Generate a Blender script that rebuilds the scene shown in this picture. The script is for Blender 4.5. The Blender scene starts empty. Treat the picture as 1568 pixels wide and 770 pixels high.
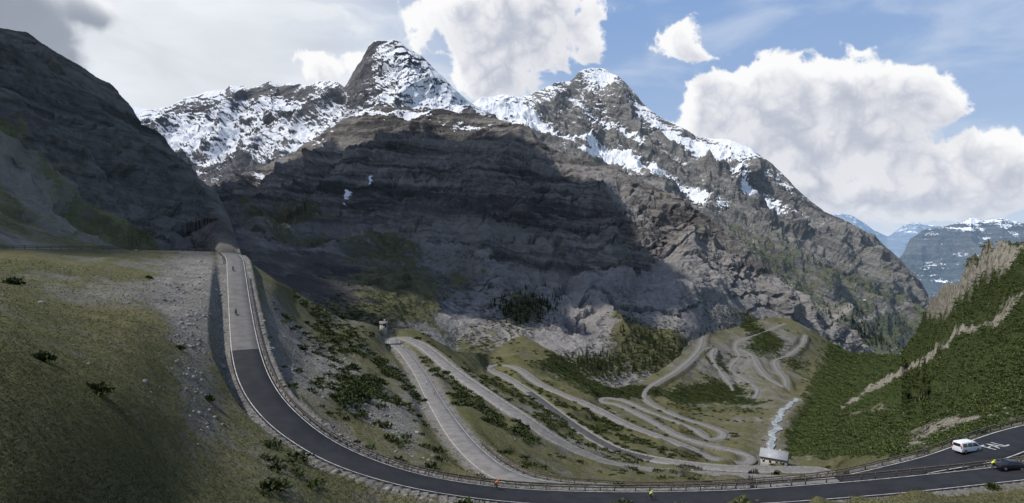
import bpy, bmesh, math, random
import numpy as np
from mathutils import Vector, kdtree
random.seed(3); rng=np.random.default_rng(7)
F=900.0; CU=784.0; CV=385.0
def P3(u,v,d): return np.array([(u-CU)/F*d, d, (CV-v)/F*d])
def sstep(x,a,b):
    t=np.clip((x-a)/(b-a),0,1); return t*t*(3-2*t)
# ---------------------------------------------------------------- noise
_perm=rng.permutation(256); _perm=np.concatenate([_perm,_perm,_perm])
_g=rng.normal(size=(256,3)); _g/=np.linalg.norm(_g,axis=1)[:,None]
def perlin(p):
    pi=np.floor(p).astype(np.int64); pf=p-pi; pi&=255
    w=pf*pf*pf*(pf*(pf*6-15)+10); out=0
    for dx in (0,1):
        for dy in (0,1):
            for dz in (0,1):
                h=_perm[_perm[_perm[(pi[...,0]+dx)&255]+((pi[...,1]+dy)&255)]+((pi[...,2]+dz)&255)]
                g=_g[h&255]
                dot=g[...,0]*(pf[...,0]-dx)+g[...,1]*(pf[...,1]-dy)+g[...,2]*(pf[...,2]-dz)
                ww=(w[...,0] if dx else 1-w[...,0])*(w[...,1] if dy else 1-w[...,1])*(w[...,2] if dz else 1-w[...,2])
                out=out+dot*ww
    return out*1.5
def fbm(p,o=5,g=.5):
    s=0;a=1
    for i in range(o): s=s+a*perlin(p*(2.03**i)+i*17.3); a*=g
    return s
def ridged(p,o=5,g=.5):
    s=0;a=1;prev=1
    for i in range(o):
        n=1-np.abs(perlin(p*(2.07**i)+i*31.7))*1.6; n=np.clip(n,0,1)**2
        s=s+a*n*prev; prev=np.clip(n*1.3,0.25,1); a*=g
    return s
# ---------------------------------------------------------------- mesh helpers
def new_mesh(name,V,Fc,mat,attrs=None,smooth=True,parent=None):
    V=np.ascontiguousarray(V,dtype=np.float32); Fc=np.ascontiguousarray(Fc,dtype=np.int32)
    me=bpy.data.meshes.new(name); n,k=Fc.shape
    me.vertices.add(len(V)); me.vertices.foreach_set('co',V.ravel())
    me.loops.add(n*k); me.loops.foreach_set('vertex_index',Fc.ravel())
    me.polygons.add(n); me.polygons.foreach_set('loop_start',np.arange(0,n*k,k,dtype=np.int32))
    me.polygons.foreach_set('loop_total',np.full(n,k,dtype=np.int32))
    if smooth: me.polygons.foreach_set('use_smooth',np.ones(n,dtype=bool))
    me.update(calc_edges=True)
    for a,val in (attrs or {}).items():
        at=me.attributes.new(a,'FLOAT','POINT'); at.data.foreach_set('value',np.ascontiguousarray(val,dtype=np.float32).ravel())
    ob=bpy.data.objects.new(name,me); bpy.context.scene.collection.objects.link(ob)
    if mat: me.materials.append(mat)
    if parent: ob.parent=parent
    return ob
def grid_faces(nr,nc):
    i=np.arange((nr-1)*(nc-1)); r=i//(nc-1); c=i%(nc-1); a=r*nc+c
    return np.stack([a,a+nc,a+nc+1,a+1],1)
def empty(name,loc=(0,0,0),rz=0):
    e=bpy.data.objects.new(name,None); bpy.context.scene.collection.objects.link(e)
    e.location=loc; e.rotation_euler=(0,0,rz); return e
# ---------------------------------------------------------------- node helper
class N:
    def __init__(s,nt): s.nt=nt; s.L=nt.links
    def node(s,t,**k):
        n=s.nt.nodes.new(t)
        for a,b in k.items(): setattr(n,a,b)
        return n
    def put(s,sock,x):
        if isinstance(x,bpy.types.NodeSocket): s.L.new(x,sock)
        elif isinstance(x,(tuple,list)):
            sock.default_value=tuple(x)+((1,) if (len(x)==3 and sock.type=='RGBA') else ())
        else: sock.default_value=x
    def m(s,op,a,b=0,c=0,clamp=False):
        n=s.node('ShaderNodeMath',operation=op,use_clamp=clamp)
        s.put(n.inputs[0],a); s.put(n.inputs[1],b); s.put(n.inputs[2],c); return n.outputs[0]
    def vm(s,op,a,b=(0,0,0)):
        n=s.node('ShaderNodeVectorMath',operation=op); s.put(n.inputs[0],a); s.put(n.inputs[1],b)
        return n.outputs['Value'] if op in('LENGTH','DOT_PRODUCT') else n.outputs[0]
    def noise(s,vec,scale,detail=6,rough=.55,dist=0):
        n=s.node('ShaderNodeTexNoise'); s.put(n.inputs['Vector'],vec); n.inputs['Scale'].default_value=scale
        n.inputs['Detail'].default_value=detail; n.inputs['Roughness'].default_value=rough; n.inputs['Distortion'].default_value=dist
        return n.outputs[0]
    def mix(s,f,a,b):
        n=s.node('ShaderNodeMix',data_type='RGBA'); s.put(n.inputs[0],f); s.put(n.inputs[6],a); s.put(n.inputs[7],b); return n.outputs[2]
    def ss(s,x,a,b):
        n=s.node('ShaderNodeMapRange',interpolation_type='SMOOTHSTEP'); s.put(n.inputs[0],x)
        n.inputs[1].default_value=a; n.inputs[2].default_value=b; return n.outputs[0]
    def attr(s,name): return s.node('ShaderNodeAttribute',attribute_name=name).outputs['Fac']
def new_mat(name,rough=.9,spec=.2):
    m=bpy.data.materials.new(name); m.use_nodes=True; n=N(m.node_tree)
    b=m.node_tree.nodes['Principled BSDF']; b.inputs['Roughness'].default_value=rough; b.inputs['Specular IOR Level'].default_value=spec
    return m,n,b
def simple(name,col,rough=.7,metal=0,var=.25,scale=3,spec=.3):
    m,n,b=new_mat(name,rough,spec); b.inputs['Metallic'].default_value=metal
    tc=n.node('ShaderNodeTexCoord').outputs['Object']; x=n.noise(tc,scale,4)
    lo=tuple(c*(1-var) for c in col); hi=tuple(min(1,c*(1+var)) for c in col)
    n.put(b.inputs['Base Color'],n.mix(n.ss(x,.3,.7),lo,hi)); return m
def mountain_mat(name,dark,light,scree,veg,haze_glow=(0,0,0),bump=1.0,sz=.022,dip=0.0,sstr=.62):
    m,n,b=new_mat(name,.95,.05)
    pos=n.node('ShaderNodeTexCoord').outputs['Object']
    n1=n.noise(pos,.006,8,.68); n2=n.noise(pos,.05,5,.68)
    zz=n.vm('DOT_PRODUCT',pos,(dip*sz,0,sz)); flat=n.vm('MULTIPLY',pos,(.0014,.0014,0))
    tilt=n.node('ShaderNodeCombineXYZ'); n.put(tilt.inputs[2],n.m('ADD',n.m('MULTIPLY',n1,1.8),zz)); st=n.noise(n.vm('ADD',flat,tilt.outputs[0]),1.0,5,.7)
    f=n.m('ADD',n.m('MULTIPLY',st,sstr),n.m('ADD',n.m('MULTIPLY',n2,(1-sstr)*.55),n.m('MULTIPLY',n1,(1-sstr)*.45)))
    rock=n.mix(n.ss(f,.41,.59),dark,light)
    n3=n.noise(pos,.0022,3,.6); rock=n.mix(n.m('MULTIPLY',n.ss(n3,.42,.66),.35),rock,tuple(a*.5+c*.35 for a,c in zip(light,scree)))
    nn=n.m('ADD',n.m('MULTIPLY',n.m('SUBTRACT',n1,.5),1.1),n.m('MULTIPLY',n.m('SUBTRACT',n2,.5),1.1))
    sc=n.mix(n.ss(n2,.3,.7),tuple(c*.66 for c in scree),scree); sc=n.mix(n.m('MULTIPLY',n.ss(n1,.45,.62),.4),sc,tuple(c*.6 for c in scree))
    col=n.mix(n.ss(n.m('ADD',n.attr('scree'),nn),.36,.66),rock,sc)
    vg=n.mix(n.ss(n2,.35,.65),tuple(c*.5 for c in veg),veg)
    col=n.mix(n.ss(n.m('ADD',n.attr('veg'),nn),.42,.62),col,vg)
    sf=n.ss(n.m('ADD',n.attr('snow'),n.m('ADD',n.m('MULTIPLY',nn,.95),n.m('MULTIPLY',n.m('SUBTRACT',st,.5),1.1))),.46,.55)
    col=n.mix(sf,col,(.74,.76,.80))
    n.put(b.inputs['Base Color'],col)
    h=n.m('ADD',n.m('MULTIPLY',n1,1.0),n.m('ADD',n.m('MULTIPLY',n2,.4),n.m('MULTIPLY',st,.7)))
    bp=n.node('ShaderNodeBump'); n.put(bp.inputs['Height'],h); bp.inputs['Distance'].default_value=30*bump
    n.put(bp.inputs['Strength'],n.m('SUBTRACT',1,n.m('MULTIPLY',sf,.65))); n.L.new(bp.outputs[0],b.inputs['Normal'])
    if sum(haze_glow)>0:
        b.inputs['Emission Color'].default_value=tuple(haze_glow)+(1,); b.inputs['Emission Strength'].default_value=1; m.cycles.emission_sampling='NONE'  # faint bluish self-glow stands in for aerial haze on the mountains
    return m
# ---------------------------------------------------------------- masks in the survey coordinates
def segdist(U,V,pts):
    d=np.full(U.shape,1e9)
    for (a,b),(c,e) in zip(pts[:-1],pts[1:]):
        dx,dy=c-a,e-b; t=np.clip(((U-a)*dx+(V-b)*dy)/(dx*dx+dy*dy+1e-9),0,1)
        d=np.minimum(d,np.hypot(U-a-t*dx,V-b-t*dy))
    return d
def blobs(U,V,L):
    s=np.zeros(U.shape)
    for b in L:
        u,v,ru,rv,w=b[:5]; r=math.radians(b[5]) if len(b)>5 else 0
        x=(U-u)*math.cos(r)+(V-v)*math.sin(r); y=-(U-u)*math.sin(r)+(V-v)*math.cos(r)
        s+=w*np.exp(-((x/ru)**2+(y/rv)**2))
    return s
def curve(c,U):
    a=np.array(c,float); return np.interp(U,a[:,0],a[:,1]),np.exp(np.interp(U,a[:,0],np.log(a[:,2])))
SURF={}
def layer(name,u0,u1,nu,rows,steps,mat,amp,wl,masks,crest_w=.3,strata=0,sper=60,seed=0,end_w=1.0,dip=.06):
    U=np.linspace(u0,u1,nu); vs=[];ds=[]
    v0,d0=curve(rows[0],U); vs.append(v0+110+0*U); ds.append(d0*1.35)
    for r in rows:
        v,d=curve(r,U); vs.append(v); ds.append(d)
    steps=[12]+steps; RV=[];RD=[];W=[]
    for i in range(len(vs)-1):
        k=steps[i]
        for j in range(k):
            t=j/k; RV.append(vs[i]*(1-t)+vs[i+1]*t); RD.append(np.exp(np.log(ds[i])*(1-t)+np.log(ds[i+1])*t))
            W.append(1 if i==0 else (crest_w+(1-crest_w)*min(1,t/.3) if i==1 else 1+(end_w-1)*min(1,t/.75)))
    for j in range(12): W[j]=crest_w
    RV.append(vs[-1]);RD.append(ds[-1]);W.append(end_w)
    V=np.array(RV);D=np.array(RD);UU=np.broadcast_to(U,V.shape)
    P=np.stack([(UU-CU)/F*D,D,(CV-V)/F*D],-1)
    def nrm(P):
        a=np.gradient(P,axis=1);b=np.gradient(P,axis=0);n=np.cross(a,b);n/=np.linalg.norm(n,axis=-1)[...,None]+1e-9
        return n*np.sign(n[...,2:3]+1e-6)
    n=nrm(P); n[:13]=n[14]; W=np.array(W)[:,None]
    if name=='rock_massif': W=W*(.3+.7*(1-sstep(V,350,410)*(1-sstep(UU,470,560))))
    if name=='mountain': W=W*(1-.985*sstep(UU,295,340))
    for _ in range(6): n[:,1:-1]=(n[:,:-2]+n[:,1:-1]*2+n[:,2:])/4
    q=P*np.array([1,.8,.34])/wl+seed
    warp=np.stack([fbm(q*.8+9,3),fbm(q*.8+29,3),fbm(q*.8+49,3)],-1)*.32
    r1=ridged(q+warp,8,.54)-1.1
    f2=fbm(P/wl*3.1+seed,7,.62)*.33
    disp=(r1+f2)*amp
    if strata:
        h=P[...,2]/sper+fbm(P/(wl*1.2)+5,5,.55)*1.3+P[...,0]/sper*dip
        fr=h-np.floor(h); disp+=strata*(.5-np.where(fr<.72,fr/.72*.25,.25+(fr-.72)/.28*.75))*np.clip(.5+fbm(P/wl+3,3)*1.2,0,1.4)
    P=P+n*(disp*W)[...,None]
    n2=nrm(P)
    at=masks(UU,V,P,n2,disp/amp)
    ob=new_mesh(name,P.reshape(-1,3),grid_faces(*V.shape),mat,at)
    SURF[name]=P.reshape(-1,3); return ob
def surf_at(name,u,v):
    c=SURF[name]; a=CU+F*c[:,0]/c[:,1]; b=CV-F*c[:,2]/c[:,1]; k=np.argsort((a-u)**2+(b-v)**2)[:12]; return c[k].mean(0)
Z=lambda U:np.zeros(U.shape)
# ---------------------------------------------------------------- MOUNTAINS
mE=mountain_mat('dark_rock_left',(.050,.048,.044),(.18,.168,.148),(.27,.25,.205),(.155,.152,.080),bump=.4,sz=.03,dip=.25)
def mkE(U,V,P,n,dd):
    line=np.interp(U,[-300,0,100,200,285,380],[60,175,250,322,372,400])
    below=sstep(V-line+fbm(P/120,3)*20,-6,14)
    return dict(snow=Z(U)-.3,scree=below*.72,veg=below*(.40+.35*fbm(P/90,3)+blobs(U,V,[(120,290,90,18,.35,35),(240,345,60,12,.4,25)]))+.12)
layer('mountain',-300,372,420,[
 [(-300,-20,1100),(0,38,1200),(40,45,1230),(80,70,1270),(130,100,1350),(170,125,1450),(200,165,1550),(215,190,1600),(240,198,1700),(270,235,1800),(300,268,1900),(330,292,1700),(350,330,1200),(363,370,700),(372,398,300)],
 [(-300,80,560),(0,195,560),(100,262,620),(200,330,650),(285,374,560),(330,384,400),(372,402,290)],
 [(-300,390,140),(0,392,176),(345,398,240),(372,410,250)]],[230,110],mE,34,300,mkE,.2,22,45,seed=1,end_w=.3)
mC=mountain_mat('snow_rock',(.048,.048,.053),(.17,.165,.16),(.18,.175,.17),(.05,.05,.03),haze_glow=(.012,.016,.024),bump=.8,dip=-.3,sstr=.5)
def mkC(U,V,P,n,dd):
    s=.50*sstep(-V,-285,-235)+.02
    s=np.where((U>505),.37*sstep(-V,-235,-150)+.14,s)
    s+=blobs(U,V,[(330,195,140,28,.32),(450,160,60,14,.3),(640,125,34,24,.50,40),(690,150,35,14,.5,38),(600,85,26,22,.38),(585,140,40,8,.3),(545,130,10,30,-.35,15),(560,150,20,20,-.2),(350,255,60,12,-.35),(470,200,40,20,.1)])
    s+=(n[...,2]-.62)*.95-.18*np.clip(dd,-1,1)
    crest=np.interp(U,[200,300,400,520,560],[170,150,132,130,90])
    s-=.35*np.exp(-((V-crest-8)/8)**2)*(U<530)
    return dict(snow=s,scree=Z(U)+.15,veg=Z(U)-.5)
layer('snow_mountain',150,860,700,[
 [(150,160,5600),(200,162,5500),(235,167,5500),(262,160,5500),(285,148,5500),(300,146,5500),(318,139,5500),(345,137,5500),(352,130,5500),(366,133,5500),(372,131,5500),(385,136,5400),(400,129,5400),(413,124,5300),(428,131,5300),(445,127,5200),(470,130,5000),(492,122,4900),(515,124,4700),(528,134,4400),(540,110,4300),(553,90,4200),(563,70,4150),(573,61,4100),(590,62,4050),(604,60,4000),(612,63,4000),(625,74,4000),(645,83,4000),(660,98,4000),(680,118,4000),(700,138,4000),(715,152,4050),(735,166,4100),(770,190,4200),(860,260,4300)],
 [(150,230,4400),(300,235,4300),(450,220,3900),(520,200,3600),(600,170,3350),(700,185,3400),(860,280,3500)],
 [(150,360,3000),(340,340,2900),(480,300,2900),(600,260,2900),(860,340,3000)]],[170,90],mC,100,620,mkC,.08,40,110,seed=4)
mB=mountain_mat('snow_rock_massif',(.060,.059,.060),(.235,.222,.20),(.30,.28,.245),(.105,.115,.060),haze_glow=(.020,.027,.037),bump=.8,dip=.55,sstr=.45)
def mkB(U,V,P,n,dd):
    top=np.interp(U,[720,900,1000,1120,1262,1425],[150,102,170,212,322,450])
    s=.37*sstep(-(V-top),-95,-10)*(1-sstep(U,1180,1300)*.8)-.05
    s+=1.3*np.exp(-(segdist(U,V,[(805,185),(850,210),(905,222),(955,240),(1010,262),(1060,283),(1105,305)])/12)**2)
    s+=.7*np.exp(-(segdist(U,V,[(1120,258),(1160,280),(1200,312)])/6)**2)+.8*np.exp(-(segdist(U,V,[(740,160),(790,165),(830,190)])/15)**2)
    s+=.5*np.exp(-(segdist(U,V,[(960,150),(1010,190),(1060,220),(1110,232)])/5)**2)+.5*np.exp(-(segdist(U,V,[(870,150),(930,175),(985,215)])/4)**2)
    s+=blobs(U,V,[(920,112,25,8,.3),(1080,225,40,10,.25),(890,165,40,8,.05),(1130,230,30,8,.2)])
    s+=(n[...,2]-.6)*.75-.18*np.clip(dd,-1,1)
    low=V-top
    sc=sstep(low,60,150)*.30+blobs(U,V,[(1230,470,60,40,.45),(1350,500,50,40,.4),(1130,380,60,30,.35),(1180,270,50,20,.35,40),(1250,350,50,20,.2,40)])
    vg=sstep(V,290,400)*.38+blobs(U,V,[(1100,350,80,24,.35,35),(1200,400,60,20,.3,35),(1300,440,80,30,.3,30),(1290,520,80,25,.6),(1380,500,40,25,.3)])+(n[...,2]-.7)*.5
    vg*=sstep(V,255,300)
    r=1.1*np.exp(-(segdist(U,V,[(1240,495),(1270,489),(1300,485),(1330,481),(1360,477),(1390,474),(1418,469)])/2.2)**2)
    return dict(snow=s,scree=sc+r,veg=vg-r)
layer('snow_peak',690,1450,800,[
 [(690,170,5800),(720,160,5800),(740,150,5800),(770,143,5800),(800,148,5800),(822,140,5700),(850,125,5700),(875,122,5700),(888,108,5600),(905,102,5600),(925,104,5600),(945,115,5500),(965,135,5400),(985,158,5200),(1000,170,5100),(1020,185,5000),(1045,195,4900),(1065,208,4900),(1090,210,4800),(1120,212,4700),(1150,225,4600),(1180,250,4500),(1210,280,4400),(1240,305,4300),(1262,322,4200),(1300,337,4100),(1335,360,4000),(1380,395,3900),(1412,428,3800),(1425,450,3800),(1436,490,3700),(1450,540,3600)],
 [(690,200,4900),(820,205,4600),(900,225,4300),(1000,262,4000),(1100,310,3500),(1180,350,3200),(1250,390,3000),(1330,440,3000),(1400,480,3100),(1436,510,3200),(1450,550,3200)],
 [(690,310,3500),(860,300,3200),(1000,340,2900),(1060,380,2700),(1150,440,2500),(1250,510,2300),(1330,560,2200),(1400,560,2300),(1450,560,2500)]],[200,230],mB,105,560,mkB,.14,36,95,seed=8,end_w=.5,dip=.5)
mD=mountain_mat('dark_strata_rock',(.044,.041,.040),(.225,.205,.185),(.30,.282,.265),(.122,.120,.058),haze_glow=(.004,.005,.007),bump=.75,sz=.026,dip=.1,sstr=.7)
def mkD(U,V,P,n,dd):
    cb=np.interp(U,[200,400,500,600,650,720,800,900,960,1000,1060,1200,1330],[300,300,320,345,350,378,402,412,400,378,345,420,520])
    w=fbm(P/260,4)
    below=sstep(V-cb+w*25,-5,20)
    sc=below*.74*sstep(U,560,680)-.25*blobs(U,V,[(700,420,110,60,1.0)])+blobs(U,V,[(920,275,60,22,.65,28),(980,320,50,14,.6,30),(1120,430,70,45,.7,40),(1000,450,50,40,.4,40),(1050,440,60,30,.3,30),(430,330,100,30,.25),(1060,400,60,50,.5)])
    vg=blobs(U,V,[(480,370,130,45,.55),(430,320,60,20,.35),(600,400,80,45,.5),(640,450,60,45,.45),(560,470,100,40,.6),(720,430,40,50,.3),(740,520,60,30,.5),(800,475,55,32,.8),(820,440,30,20,.3),(1000,535,60,40,.75,30),(900,560,90,30,.9),(960,490,30,25,.4),(1060,530,40,30,.4),(1150,490,50,14,.6,30),(1190,520,50,20,.6),(1110,370,60,14,.4,35),(1050,345,50,10,.35,35),(830,260,20,12,.3),(960,440,15,30,.3),(1020,300,40,8,.4,30),(690,560,60,30,.5)])
    vg+=below*w*.4
    s=(n[...,2]-.75)*.6+blobs(U,V,[(405,270,30,5,.75),(530,292,14,4,1.0,-30),(565,266,8,4,.8,-60),(440,262,25,7,.5),(500,205,30,10,.65,-35),(560,172,50,12,.75),(700,190,60,7,.65),(640,174,50,9,.75),(430,235,40,8,.6,-20)])-.1*dd
    s=s-.1-.5*sstep(V,300,340)
    return dict(snow=s,scree=sc,veg=vg)
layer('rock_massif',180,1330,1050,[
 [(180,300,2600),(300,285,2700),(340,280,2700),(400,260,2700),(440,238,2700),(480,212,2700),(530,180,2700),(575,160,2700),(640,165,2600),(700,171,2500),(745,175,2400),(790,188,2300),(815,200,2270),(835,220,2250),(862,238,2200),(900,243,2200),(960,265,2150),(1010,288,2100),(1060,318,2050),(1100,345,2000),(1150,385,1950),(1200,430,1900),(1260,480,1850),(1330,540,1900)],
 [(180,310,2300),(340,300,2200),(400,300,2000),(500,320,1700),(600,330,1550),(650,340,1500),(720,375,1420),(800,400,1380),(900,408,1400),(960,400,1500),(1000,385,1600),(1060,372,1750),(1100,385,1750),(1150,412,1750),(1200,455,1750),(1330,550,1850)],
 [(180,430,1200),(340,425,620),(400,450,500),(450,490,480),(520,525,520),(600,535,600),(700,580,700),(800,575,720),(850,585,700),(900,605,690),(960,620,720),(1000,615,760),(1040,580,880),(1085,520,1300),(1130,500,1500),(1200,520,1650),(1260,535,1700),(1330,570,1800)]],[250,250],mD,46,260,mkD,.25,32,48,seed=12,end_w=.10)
mF=mountain_mat('distant_rock',(.05,.06,.075),(.10,.105,.11),(.12,.12,.12),(.04,.055,.05),haze_glow=(.07,.11,.165),bump=.9)  # bluish rock colours and glow paint in the distance haze
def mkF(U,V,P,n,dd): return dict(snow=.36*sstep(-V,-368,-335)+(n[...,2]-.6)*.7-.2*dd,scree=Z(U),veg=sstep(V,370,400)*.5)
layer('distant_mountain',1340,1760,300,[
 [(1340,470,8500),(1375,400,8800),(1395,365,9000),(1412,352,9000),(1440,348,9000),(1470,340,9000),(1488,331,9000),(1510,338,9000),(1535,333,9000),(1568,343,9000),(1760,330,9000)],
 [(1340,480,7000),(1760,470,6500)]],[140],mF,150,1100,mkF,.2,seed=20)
mF2=mountain_mat('hazy_rock',(.06,.08,.11),(.12,.14,.17),(.15,.15,.16),(.08,.1,.1),haze_glow=(.17,.26,.39),bump=.9)  # stronger painted haze: bluer rock colours plus more glow
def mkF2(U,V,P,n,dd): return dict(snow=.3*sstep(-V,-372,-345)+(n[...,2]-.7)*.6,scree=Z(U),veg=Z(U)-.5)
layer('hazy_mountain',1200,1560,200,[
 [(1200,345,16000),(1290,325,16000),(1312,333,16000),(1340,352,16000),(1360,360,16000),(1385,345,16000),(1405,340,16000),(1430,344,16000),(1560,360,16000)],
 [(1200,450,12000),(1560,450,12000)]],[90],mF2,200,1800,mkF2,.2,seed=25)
# ---------------------------------------------------------------- ROADS (u,v,d) survey points
A0=[(-260,384,150),(-100,382,165),(0,381,185),(100,381.5,200),(200,382.5,215),(290,384,232),(335,386,240),(352,389,238),(359,396,228)]
A=[(359,396,228),(361,410,214),(364,440,190),(368,478,165),(372,510,146),(377,540,131),(388,577,118),(410,615,109),(450,655,101),(500,688,97),(560,714,94),(640,737,93),(730,752,94),(830,761,96),(950,764,97),(1050,763,98),(1150,760,98),(1250,753,98),(1350,745,98),(1450,735,98),(1568,722,97),(1650,712,97)]
A=A0[:-1]+A
B=[(1700,655,118),(1640,652,118),(1568,668,114),(1493,694,106),(1400,716,105),(1300,738,105),(1150,752,108),(1000,757,110),(900,752,112),(840,746,114),(790,735,118),(745,711,130),(702,668,156),(665,612,215),(642,570,268),(618,538,325),(603,525,350),(604,518,362),(618,517,362),
 (650,532,335),(690,565,300),(740,600,262),(800,640,240),(860,678,230),(930,708,228),(1000,721,231),(1100,728,236),(1200,733,240),(1250,732,245),(1270,726,252),(1255,720,258),
 (1180,719,261),(1100,716,266),(1000,703,283),(940,687,300),(880,652,347),(810,600,444),(770,575,520),(748,565,550),(760,559,575),(790,563,545),
 (830,590,500),(900,620,452),(960,650,414),(1040,680,384),(1095,702,366),(1140,710,362),(1152,702,372),(1140,694,382),(1110,687,395),(1040,667,429),(990,640,487),(945,619,545),(922,615,560),(928,609,580),(955,613,570),
 (1000,632,532),(1060,655,497),(1085,671,472),(1105,671,478),(1108,662,492),(1085,652,515),(1040,638,558),(1000,620,615),(987,607,655),(993,594,710),(1040,565,850),(1070,535,1060),(1078,510,1300),(1088,490,1500),(1130,472,1750)]
R1=[(1070,535,1060),(1092,533,1100),(1090,545,1030),(1098,562,970),(1115,583,900),(1122,598,850)]
R3=[(1202,495,1600),(1170,508,1450),(1130,523,1300),(1127,533,1230),(1132,545,1150),(1118,565,1010),(1140,580,930),(1160,596,850),(1155,610,800)]
R4=[(1132,535,1225),(1150,543,1160),(1160,560,1060),(1175,578,960),(1200,592,880)]
R5=[(1233,513,1520),(1228,528,1420),(1205,545,1250),(1187,552,1180),(1190,565,1090),(1202,580,980),(1204,597,880)]
RIV=[(1160,745,330),(1172,720,350),(1176,690,400),(1184,660,480),(1196,632,600),(1222,610,800),(1262,592,1000),(1320,565,1400),(1372,545,1500)]
# ---------------------------------------------------------------- GROUND surface (multiquadric interpolation of surveyed distances)
ctrl=A0+A+B+R1[2:]+R3+R4[2:]+R5+RIV[:-1]+[
(-150,420,105),(-150,600,26),(-150,830,14),(0,420,125),(0,500,58),(0,600,33),(0,700,23),(0,770,18),(0,850,15),(120,440,130),(200,420,165),(200,500,93),(200,600,62),(200,700,46),(200,770,39),(200,850,33),
(320,430,180),(330,480,148),(335,540,118),(345,620,95),(345,700,74),(400,770,64),(500,780,75),(600,790,82),(600,860,70),(1000,860,78),(1500,860,76),(800,800,88),(1568,770,90),(1300,790,88),
(378,400,240),(400,414,240),(425,430,240),(420,460,205),(450,448,265),(520,488,305),(590,503,352),(450,560,150),(500,620,125),(560,560,205),(560,640,138),(620,620,180),(640,690,125),(690,722,114),(500,520,225),(430,520,165),
(640,508,395),(700,540,450),(740,543,580),(800,513,700),(850,543,660),(900,582,640),(940,600,610),(980,588,740),(1040,548,950),(1200,487,1700),(1240,505,1600),(1300,542,1600),(1345,550,1650),
(1060,600,760),(1150,650,520),(1240,560,1250),(1250,640,640),(1230,690,420),(1260,700,330),(1568,352,450),(1500,380,600),(1440,440,900),(1405,505,1300),(1720,330,350),(1568,500,300),(1450,540,520),(1350,600,680),(1568,610,165),(1400,670,200),(1300,705,230),(1500,655,160),(1480,600,260),(1700,600,140),(1380,545,1450)]
cp=np.array(ctrl,float); _,ix=np.unique(np.round(cp[:,:2]),axis=0,return_index=True); cp=cp[ix]
cx=cp[:,:2]/900.0; cy=np.log(cp[:,2])
def K(a,b): return np.sqrt(((a[:,None,:]-b[None,:,:])**2).sum(-1)+.012**2)
n_=len(cx); M=np.zeros((n_+3,n_+3)); M[:n_,:n_]=K(cx,cx)-np.eye(n_)*.0008; M[:n_,n_]=1; M[:n_,n_+1:]=cx; M[n_,:n_]=1; M[n_+1:,:n_]=cx.T
sol=np.linalg.solve(M,np.concatenate([cy,[0,0,0]]))
def depth(U,V):
    q=np.stack([U.ravel(),V.ravel()],1)/900.0; out=np.empty(len(q))
    for i in range(0,len(q),40000):
        s=q[i:i+40000]; out[i:i+40000]=K(s,cx)@sol[:n_]+sol[n_]+s@sol[n_+1:]
    return np.exp(out).reshape(U.shape)
topc=[(-260,382),(0,380.3),(200,381.5),(345,385),(366,392),(378,399),(400,413),(425,429),(450,445),(520,486),(590,502),(640,507),(700,538),(740,540),(800,513),(850,541),(900,579),(940,597),(980,586),(1040,546),(1075,480),(1090,466),(1130,460),(1200,483),(1240,502),(1300,540),(1380,543),(1402,508),(1412,490),(1425,455),(1445,436),(1470,420),(1485,395),(1510,378),(1540,362),(1568,352),(1760,325)]
tc_=np.array(topc,float)
nu,nv=1150,500
Ug=np.linspace(-240,1720,nu); top=np.interp(Ug,tc_[:,0],tc_[:,1])
T=np.linspace(0,1,nv)[:,None]; V=top+(860-top)*T; UU=np.broadcast_to(Ug,V.shape)
D=depth(UU,V)
Pg=np.stack([(UU-CU)/F*D,D,(CV-V)/F*D],-1)
def catmull(pts,step):
    p=np.array([P3(*q) for q in pts]); p=np.vstack([2*p[0]-p[1],p,2*p[-1]-p[-2]]); out=[]
    for i in range(1,len(p)-2):
        a,b,c,d=p[i-1:i+3]; L=np.linalg.norm(c-b); k=max(2,int(L/step))
        m1=(c-a)/2; m2=(d-b)/2
        m1*=min(1,L/ (np.linalg.norm(m1)+1e-6)); m2*=min(1,L/(np.linalg.norm(m2)+1e-6))
        for t in np.arange(k)/k:
            out.append((2*t**3-3*t*t+1)*b+(t**3-2*t*t+t)*m1+(-2*t**3+3*t*t)*c+(t**3-t*t)*m2)
    out.append(p[-2]); return np.array(out)
def smooth(p,k=3,it=2):
    for _ in range(it):
        q=p.copy(); q[1:-1]=(p[:-2]+2*p[1:-1]+p[2:])/4; p=q
    return p
pathA=smooth(catmull(A,1.2),it=6); pathB=smooth(catmull(B,1.5),it=4)
paths=[(pathA,6.4),(pathB,6.0)]+[(smooth(catmull(r,3),it=12),5.4) for r in (R1,R3,R4,R5)]
river=smooth(catmull(RIV[:-3],3),it=3)
allp=np.vstack([p for p,_ in paths]); allh=np.concatenate([np.full(len(p),w/2) for p,w in paths])
kd=kdtree.KDTree(len(allp))
for i,p in enumerate(allp): kd.insert((p[0],p[1],p[2]*.5),i)
kd.balance()
calm=np.clip(D/260,.05,1.0)
relief=(fbm(Pg/45+2,6,.55)*2.8+ridged(Pg/np.array([30,30,60])+4,5)*1.3-1.5)*calm
relief*=np.where(UU<720,.35+.65*sstep(V-top,4,55),1)
rs=sstep(UU,1240,1400)*sstep(-V,-690,-600)
relief+=rs*(ridged(Pg/70+7,7,.55)-1.1+fbm(Pg/25,4)*.3)*np.clip(D*.018,0,11)
rd=np.empty(V.shape); rz=np.empty(V.shape); flat=Pg.reshape(-1,3)
rdf=rd.ravel(); rzf=rz.ravel()
for i in range(len(flat)):
    p=flat[i]; co,j,dist=kd.find((p[0],p[1],p[2]*.5)); q=allp[j]
    rdf[i]=math.hypot(p[0]-q[0],p[1]-q[1])-allh[j]; rzf[i]=q[2]
rd=rdf.reshape(V.shape); rz=rzf.reshape(V.shape)
away=sstep(rd,3,14)
Zg=Pg[...,2]+relief*away
cell=np.abs(np.gradient(D,axis=0)); cell=np.where(D<300,np.minimum(cell,.6),cell)
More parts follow.
